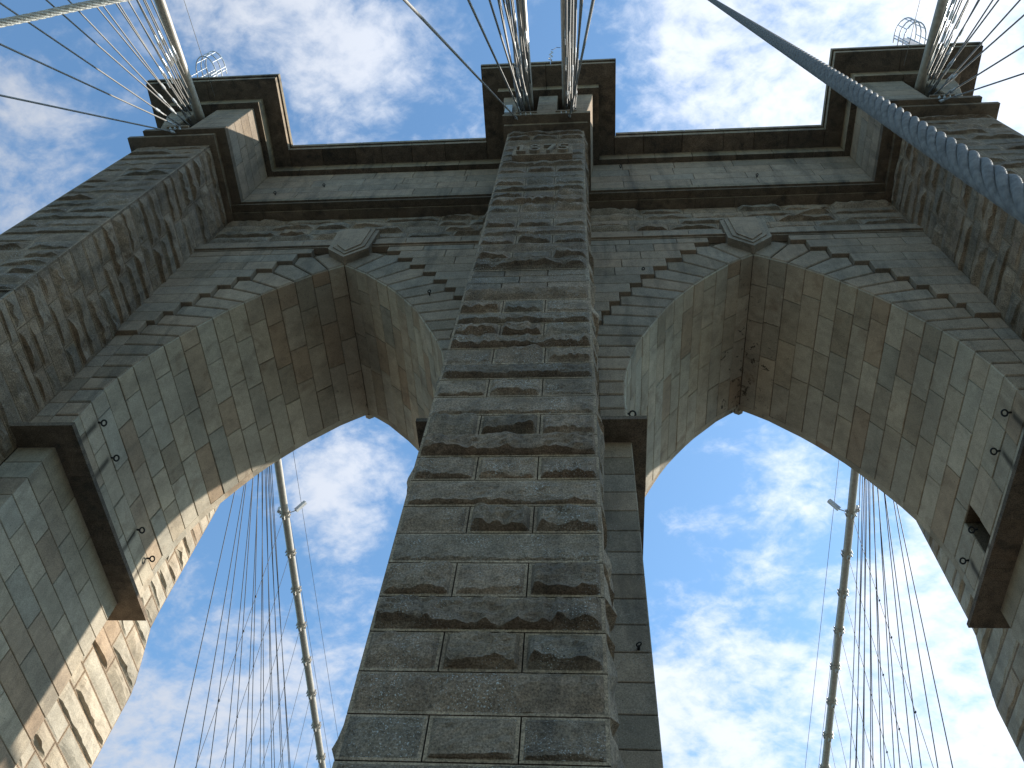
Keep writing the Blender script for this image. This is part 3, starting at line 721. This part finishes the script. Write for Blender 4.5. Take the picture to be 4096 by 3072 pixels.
# iron eyebolts in the soffits and small hooks in the wall
def eyebolt(loc, n, r=0.085, t=0.026):
    loc = Vector(loc); n = Vector(n).normalized(); m_ = MB()
    m_.tube([loc - n * .05, loc + n * .05], 0.03, 8)
    c = loc + n * (0.05 + r); a = n; b_ = Vector((0, 0.8, -0.6)) if abs(n.x) > .5 else Vector((0.9, 0, 0.4)); b_ = (b_ - n * b_.dot(n)).normalized()
    pts = [c + (a * math.cos(2 * math.pi * i / 14) + b_ * math.sin(2 * math.pi * i / 14)) * r for i in range(15)]
    m_.tube(pts, t, 6, caps=False); m_.build('eyebolt', M_IRON, TOWER)
for s in (-1, 1):
    for y in (0.65, 1.91, 4.71, 5.91): eyebolt((s * (A + 5.08), y, 20.15), (-s, 0, -.15))
    for y in (0.55, 1.9): eyebolt((s * (A - 5.08), y, 20.15), (s, 0, -.15))
eyebolt((2.35, 0.26, 11.5), (0, -1, 0), .05, .014); eyebolt((2.66, 3.0, 11.4), (1, 0, 0), .06, .016)
for x, z in ((3.55, 28.4), (3.2, 38.6), (-12.2, 36.4), (-10.2, 37.3), (-3.9, 26.9), (8.9, 36.6)): eyebolt((x, -0.14 if z < 35 else -0.82, z), (0, -1, 0), .05, .02)
# ------------------------------------------------------------------ cables
def lerp3(a, b_, t): return tuple(a[i] + (b_[i] - a[i]) * t for i in range(3))
ORD = ['first', 'second', 'third', 'fourth', 'fifth', 'sixth', 'seventh', 'eighth', 'ninth', 'tenth', 'eleventh', 'twelfth', 'thirteenth', 'fourteenth', 'fifteenth', 'sixteenth', 'seventeenth', 'eighteenth', 'nineteenth', 'twentieth']
def cable_path(x0, xs, y0, y1, z0, slope, n_=40, curve=0.0006, drift=0.0):
    pts = []
    for i in range(n_ + 1):
        y = y0 + (y1 - y0) * i / n_; d = abs(y - y0)
        pts.append((x0 + xs * d, y, z0 - slope * d + curve * d * d))
    return pts
def main_cable(x0, front, label, bands):
    if front: pts = cable_path(x0, -0.02 * (1 if x0 > 0 else -1) if abs(x0) > 3 else 0.01 * (1 if x0 > 0 else -1), -2.4, -130, 38.55, 0.29, 50, 0.0005)
    else: pts = cable_path(x0, 0.0, 9.0, 160, 38.9, 0.207, 50, 0.0004)
    root = empty('main_cable', pts[0], label, 'cable', 'main suspension cables')
    m_ = MB(); m_.tube(pts, 0.21, 16); m_.build('cable', M_CABLE, root, smooth=True)
    if not front:
        for i, y in enumerate(bands):
            z = 38.9 - .207 * (y - 9) + .0004 * (y - 9) ** 2; d = Vector((0, 1, -.205)).normalized(); c = Vector((x0, y, z))
            m_ = MB(); m_.tube([c - d * .16, c + d * .16], 0.25, 14)
            for sgn in (-1, 1):
                for o_ in (-.1, .1):
                    q = c + d * o_ + Vector((sgn * .26, 0, 0)); m_.tube([q - Vector((0, 0, .16)), q + Vector((0, 0, .16))], 0.03, 6)
            m_.box(x0 - .07, x0 + .07, y - .1, y + .1, z - .42, z - .2)
            m_.build('cable_band', M_CABLE, root)
    return pts
BY = [17.95 + 2.43 * i for i in range(30)]
main_cable(-15.6, True, 'thick beige main cable rising over the left shaft towards the upper left', [])
main_cable(15.6, True, 'thick beige main cable rising over the right shaft behind the cage', [])
main_cable(-0.80, True, 'thick beige main cable in the left slot of the centre shaft', [])
main_cable(0.84, True, 'thick beige main cable in the right slot of the centre shaft', [])
main_cable(-15.6, False, 'beige banded main cable descending behind the tower through the left arch', BY)
main_cable(15.6, False, 'beige banded main cable descending behind the tower through the right arch', BY)

def stay(S, E_, r, label, group, cat='stay cable', sock=None, name='stay_cable', sag=0.0):
    S = Vector(S); E_ = Vector(E_); d = (E_ - S); L_ = d.length; d.normalize()
    root = empty(name, S, label, cat, group)
    m_ = MB(); pts = [S + (E_ - S) * (i / 10) + Vector((0, 0, -sag * 4 * (i / 10) * (1 - i / 10))) for i in range(11)]
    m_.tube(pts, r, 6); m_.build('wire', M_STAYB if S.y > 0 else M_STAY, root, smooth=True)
    if sock:
        m_ = MB(); c = S + d * sock
        m_.tube([c, c + d * .08, c + d * .32, c + d * .42], [r * 1.3, .055, .05, r * 1.2], 8)
        side = d.orthogonal().normalized() * .05
        for sg in (-1, 1): m_.tube([c + side * sg - d * .28, c + side * sg + d * .04], .02, 6)
        m_.build('socket', M_SOCKET, root, smooth=False)
    return root
side_word = {-15.6: 'left', 15.6: 'right', -0.8: 'left slot of the centre', 0.84: 'right slot of the centre'}
for x0, xe in ((-15.6, -13.0), (15.6, 13.0), (-0.8, -1.9), (0.84, 2.3)):
    centre = abs(x0) < 3
    for i in range(16):
        ye = -16.8 - 4.35 * i
        k = i % 2
        S = (x0 + ((0.10 if k else -0.10) if not centre else ([-.36, -.2, -.08, .12, -.28][i % 5] if x0 < 0 else [.1, .22, .34, .0, .3][i % 5])), -3.6 - 0.10 * i, 36.5 + 0.085 * i)
        lab = ('%s steel stay from the steepest, fanning in front of the %s shaft' % (ORD[i], side_word[x0])) if not centre else ('%s steel stay from the steepest, fanning from the %s shaft' % (ORD[i], side_word[x0]))
        stay(S, (xe, ye, -2.0), 0.034 if centre else 0.030, lab, 'diagonal stays in front of the tower', sock=1.2 + 0.32 * ((i * 7) % 5) + .05 * i)
    # link plates where the steep stays meet the shaft
    root = empty('stay_anchor', (x0, -3.4, 36.3), 'pale steel eye plates holding the stays at the %s shaft' % side_word[x0], 'anchor plate', 'stay anchor plates')
    for q in (-.2, 0, .2):
        m_ = MB(); a = Vector((x0 + q, -3.2, 36.35)); d = Vector((xe - x0, -19.5, -34)).normalized() if not centre else Vector((0, -10, -12)).normalized()
        d = Vector((0, -1, -.95)).normalized(); b_ = a + d * 1.3
        sd2 = d.cross(Vector((1, 0, 0))).normalized() * .05; t2 = Vector((.02, 0, 0))
        v = [a - sd2 - t2, a + sd2 - t2, b_ + sd2 - t2, b_ - sd2 - t2, a - sd2 + t2, a + sd2 + t2, b_ + sd2 + t2, b_ - sd2 + t2]
        m_.add(v, [(0, 1, 2, 3), (7, 6, 5, 4), (0, 4, 5, 1), (1, 5, 6, 2), (2, 6, 7, 3), (3, 7, 4, 0)]); m_.build('eye_plate', M_SOCKET, root)
for x0, xe in ((-15.6, -13.0), (15.6, 13.0)):
    wd = side_word[x0]
    for i in range(15):
        ye = 24.0 + 4.7 * i
        S = (x0 + (0.08 if i % 2 else -0.08), 10.3 + .12 * i, 36.8 + .07 * i)
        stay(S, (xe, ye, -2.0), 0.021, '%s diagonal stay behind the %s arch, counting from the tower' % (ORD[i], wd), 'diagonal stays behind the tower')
    for i in range(20):
        y = BY[i]; z = 38.9 - .207 * (y - 9) + .0004 * (y - 9) ** 2 - .3
        sp_ = stay((x0, y, z), (xe, y, -2.0), 0.014, '%s thin suspender rope hanging behind the %s arch, counting from the tower' % (ORD[i], wd), 'suspender ropes behind the tower', cat='suspender rope', name='suspender_rope')
        m_ = MB(); any_ = False
        for j in range(0, 8, 2):
            Sj = Vector((x0, 10.3 + .12 * j, 36.8 + .07 * j)); Ej = Vector((xe, 24.0 + 4.7 * j, -2.0)); t_ = (y - Sj.y) / (Ej.y - Sj.y)
            if not 0.04 < t_ < 0.95: continue
            zc_ = Sj.z + (Ej.z - Sj.z) * t_
            if zc_ > z - .8: continue
            xc_ = x0 + (xe - x0) * (z - zc_) / (z + 2.0)
            m_.box(xc_ - .028, xc_ + .028, y - .05, y + .05, zc_ - .03, zc_ + .03); any_ = True
        if any_: tag(m_.build('clips', M_STAYB, sp_), kind='stuff')
    # hand lines over the main cable
    for q, hz in ((-.42, 1.15), (.42, 1.15)):
        o = stay((x0 + q, 9.5, 38.8 + hz), (x0 + q, 150, 38.8 + hz - .207 * 140.5 + .0004 * 140.5 ** 2), 0.013, '%s hand line strung above the rear main cable of the %s arch' % ('outer' if q * x0 > 0 else 'inner', wd), 'hand lines', cat='hand line', name='hand_line')
        o = stay((x0 + q, -4.6, 39.3), (x0 + q * 1.1, -120, 39.3 - .285 * 115 + .0005 * 115 ** 2), 0.013, '%s hand line strung above the front main cable of the %s shaft' % ('outer' if q * x0 > 0 else 'inner', wd), 'hand lines', cat='hand line', name='hand_line')

# clamps at the crossings: one part per suspender would be sub-pixel, so they ride with the rope
# floodlights on the rear cables
for s in (-1, 1):
    y = BY[0] - .1; z = 38.9 - .207 * (y - 9) - .05; x0 = s * 15.6
    root = empty('floodlight', (x0 - s * .3, y, z), 'long pale floodlight on a short arm clamped to the %s rear cable' % ('left' if s < 0 else 'right'), 'floodlight', 'cable floodlights')
    a = Vector((x0 - s * .25, y, z + .05)); b_ = a + Vector((-s * .35, -.05, .15))
    m_ = MB(); m_.tube([a, b_], .03, 6); m_.build('arm', M_SOCKET, root)
    c = b_ + Vector((-s * .42, -.15, .58)); ax = (c - b_).normalized(); m_ = MB(); sd2 = ax.cross(Vector((0, 1, 0))).normalized() * .11; up2 = ax.cross(sd2).normalized() * .09
    v = [b_ - sd2 - up2, b_ + sd2 - up2, b_ + sd2 + up2, b_ - sd2 + up2, c - sd2 - up2, c + sd2 - up2, c + sd2 * .8 + up2, c - sd2 * .8 + up2]
    m_.add(v, [(0, 1, 2, 3), (7, 6, 5, 4), (0, 4, 5, 1), (1, 5, 6, 2), (2, 6, 7, 3), (3, 7, 4, 0)]); m_.build('housing', M_LAMP, root)
    m_ = MB(); m_.tube([a + Vector((s * .62, 0, .1)), a + Vector((s * .66, 0, .42))], .12, 10); m_.tube([a + Vector((s * .45, 0, 0)), a + Vector((s * .66, 0, .15))], .03, 6); m_.build('sensor', M_LAMP, root)

# safety cages on top of the outer cornices
for s in (-1, 1):
    root = empty('ladder_cage', (s * 15.9, -5.0, 40.5), 'hooped metal ladder cage on top of the %s shaft cornice' % ('left' if s < 0 else 'right'), 'ladder cage', 'safety cages')
    cx = s * 16.1; hoops = []
    for h_ in range(3):
        z = 41.15 + .62 * h_; pts = [Vector((cx - .47, -5.0, z))]
        for i in range(11):
            a = math.pi - math.pi * i / 10; pts.append(Vector((cx + .47 * math.cos(a), -5.32 - .72 * math.sin(a), z)))
        pts.append(Vector((cx + .47, -5.0, z)))
        hoops.append(pts); m_ = MB(); m_.tube(pts, .030, 6); m_.build('hoop', M_GALV, root)
    for i in (1, 3, 5, 6, 7, 9, 11):
        m_ = MB(); m_.tube([hoops[0][i], hoops[2][i]], .020, 5); m_.build('cage_bar', M_GALV, root)
    for q in (-.3, .3):
        m_ = MB(); m_.tube([(cx + q, -5.12, 40.3), (cx + q, -5.12, 42.9)], .028, 5); m_.build('rail', M_GALV, root)
    for i in range(8):
        m_ = MB(); z = 40.45 + .3 * i; m_.tube([(cx - .3, -5.12, z), (cx + .3, -5.12, z)], .018, 5); m_.build('rung', M_GALV, root)
    for q in (-.47, .47):
        m_ = MB(); m_.tube([(cx + q, -5.3, 40.45), (cx + q, -5.3, 41.15)], .026, 5); m_.build('post', M_GALV, root)

# loose wire and chain hanging between the two centre cables
LW = [(0.26, -6.2, 37.55), (0.33, -6.2, 37.5), (0.40, -6.2, 37.75), (0.47, -6.2, 38.05), (0.55, -6.2, 37.93), (0.64, -6.2, 37.9)]
m_ = MB(); m_.tube(LW, .012, 5); tag(m_.build('loose_wire', M_STAYB), 'thin loose wire curling between the two centre main cables', 'wire')
m_ = MB()
for i in range(14):
    z = 38.9 - .16 * i; x = .22 + .05 * math.sin(i * 1.1)
    m_.tube([(x + .035 * math.cos(a * .785 + i), -5.9, z + .09 * math.sin(a * .785)) for a in range(9)], .012, 4, caps=False)
tag(m_.build('chain', M_SOCKET), 'short pale chain hanging beside the left centre cable', 'chain')

# foreground twisted wire ropes
def twisted(name, ctrl, R, mat, label, group, pitch=0.5, strands=6, wires=9):
    P_ = [Vector(c) for c in ctrl]
    # catmull-rom resample by arc length
    pts = []
    for i in range(len(P_) - 1):
        p0 = P_[max(i - 1, 0)]; p1 = P_[i]; p2 = P_[i + 1]; p3 = P_[min(i + 2, len(P_) - 1)]
        for k in range(40):
            t = k / 40
            pts.append(0.5 * ((2 * p1) + (-p0 + p2) * t + (2 * p0 - 5 * p1 + 4 * p2 - p3) * t * t + (-p0 + 3 * p1 - 3 * p2 + p3) * t ** 3))
    pts.append(P_[-1])
    acc = [0]
    for a, b_ in zip(pts, pts[1:]): acc.append(acc[-1] + (b_ - a).length)
    Ltot = acc[-1]; step = 0.0085; n_ = int(Ltot / step)
    fr = []; j = 0; up_ = Vector((0, 0, 1))
    for i in range(n_ + 1):
        s_ = Ltot * i / n_
        while j < len(acc) - 2 and acc[j + 1] < s_: j += 1
        t = (s_ - acc[j]) / max(1e-9, acc[j + 1] - acc[j]); p = pts[j].lerp(pts[j + 1], t); d = (pts[j + 1] - pts[j]).normalized()
        up_ = (up_ - d * up_.dot(d)).normalized(); fr.append((p, d, up_, d.cross(up_), s_))
    rs = R * 0.345; rc = R - rs
    root = empty(name, pts[0], label, 'wire rope', group)
    for st in range(strands):
        m_ = MB(); v = []; seg = wires * 4
        for (p, d, u_, v_, s_) in fr:
            a = 2 * math.pi * (s_ / pitch + st / strands); rad = u_ * math.cos(a) + v_ * math.sin(a); c = p + rad * rc
            tang = (d + (-u_ * math.sin(a) + v_ * math.cos(a)) * (2 * math.pi * rc / pitch)).normalized()
            rad2 = (rad - tang * rad.dot(tang)).normalized(); bi = tang.cross(rad2)
            tw = -2 * math.pi * s_ / (pitch * .42)
            for k in range(seg):
                b_ = 2 * math.pi * k / seg
                rr = rs * (0.70 + 0.34 * abs(math.cos(wires / 2 * (b_ - tw))) ** 0.6)
                v.append(c + (rad2 * math.cos(b_) + bi * math.sin(b_)) * rr)
        f = []
        for i in range(len(fr) - 1):
            for k in range(seg): f.append((i * seg + k, i * seg + (k + 1) % seg, (i + 1) * seg + (k + 1) % seg, (i + 1) * seg + k))
        m_.add(v, f); m_.build('strand', mat, root, smooth=True)
    m_ = MB(); m_.tube([q[0] for q in fr[::10]], R * .45, 8); m_.build('rope_core', mat, root, smooth=True)
twisted('wire_rope', [(3.092, -10.896, 12.818), (2.924, -11.067, 10.91), (2.671, -11.325, 8.046), (2.419, -11.583, 5.183), (2.25, -11.755, 3.274), (2.166, -11.841, 2.32), (2.082, -11.927, 1.365), (2.048, -11.961, 0.984)], 0.0275, M_ROPE,
        'thick dark grey twisted wire rope running down past the right shaft, close to the camera', 'foreground wire ropes', pitch=0.42)
twisted('wire_rope', [(-3.2, -11.77, 3.05), (-1.714, -11.891, 4.758), (-1.301, -11.931, 5.233), (0.5, -12.08, 7.3)], 0.022, M_ROPE2,
        'pale sunlit twisted wire rope crossing the top left corner of the sky', 'foreground wire ropes', pitch=0.26)
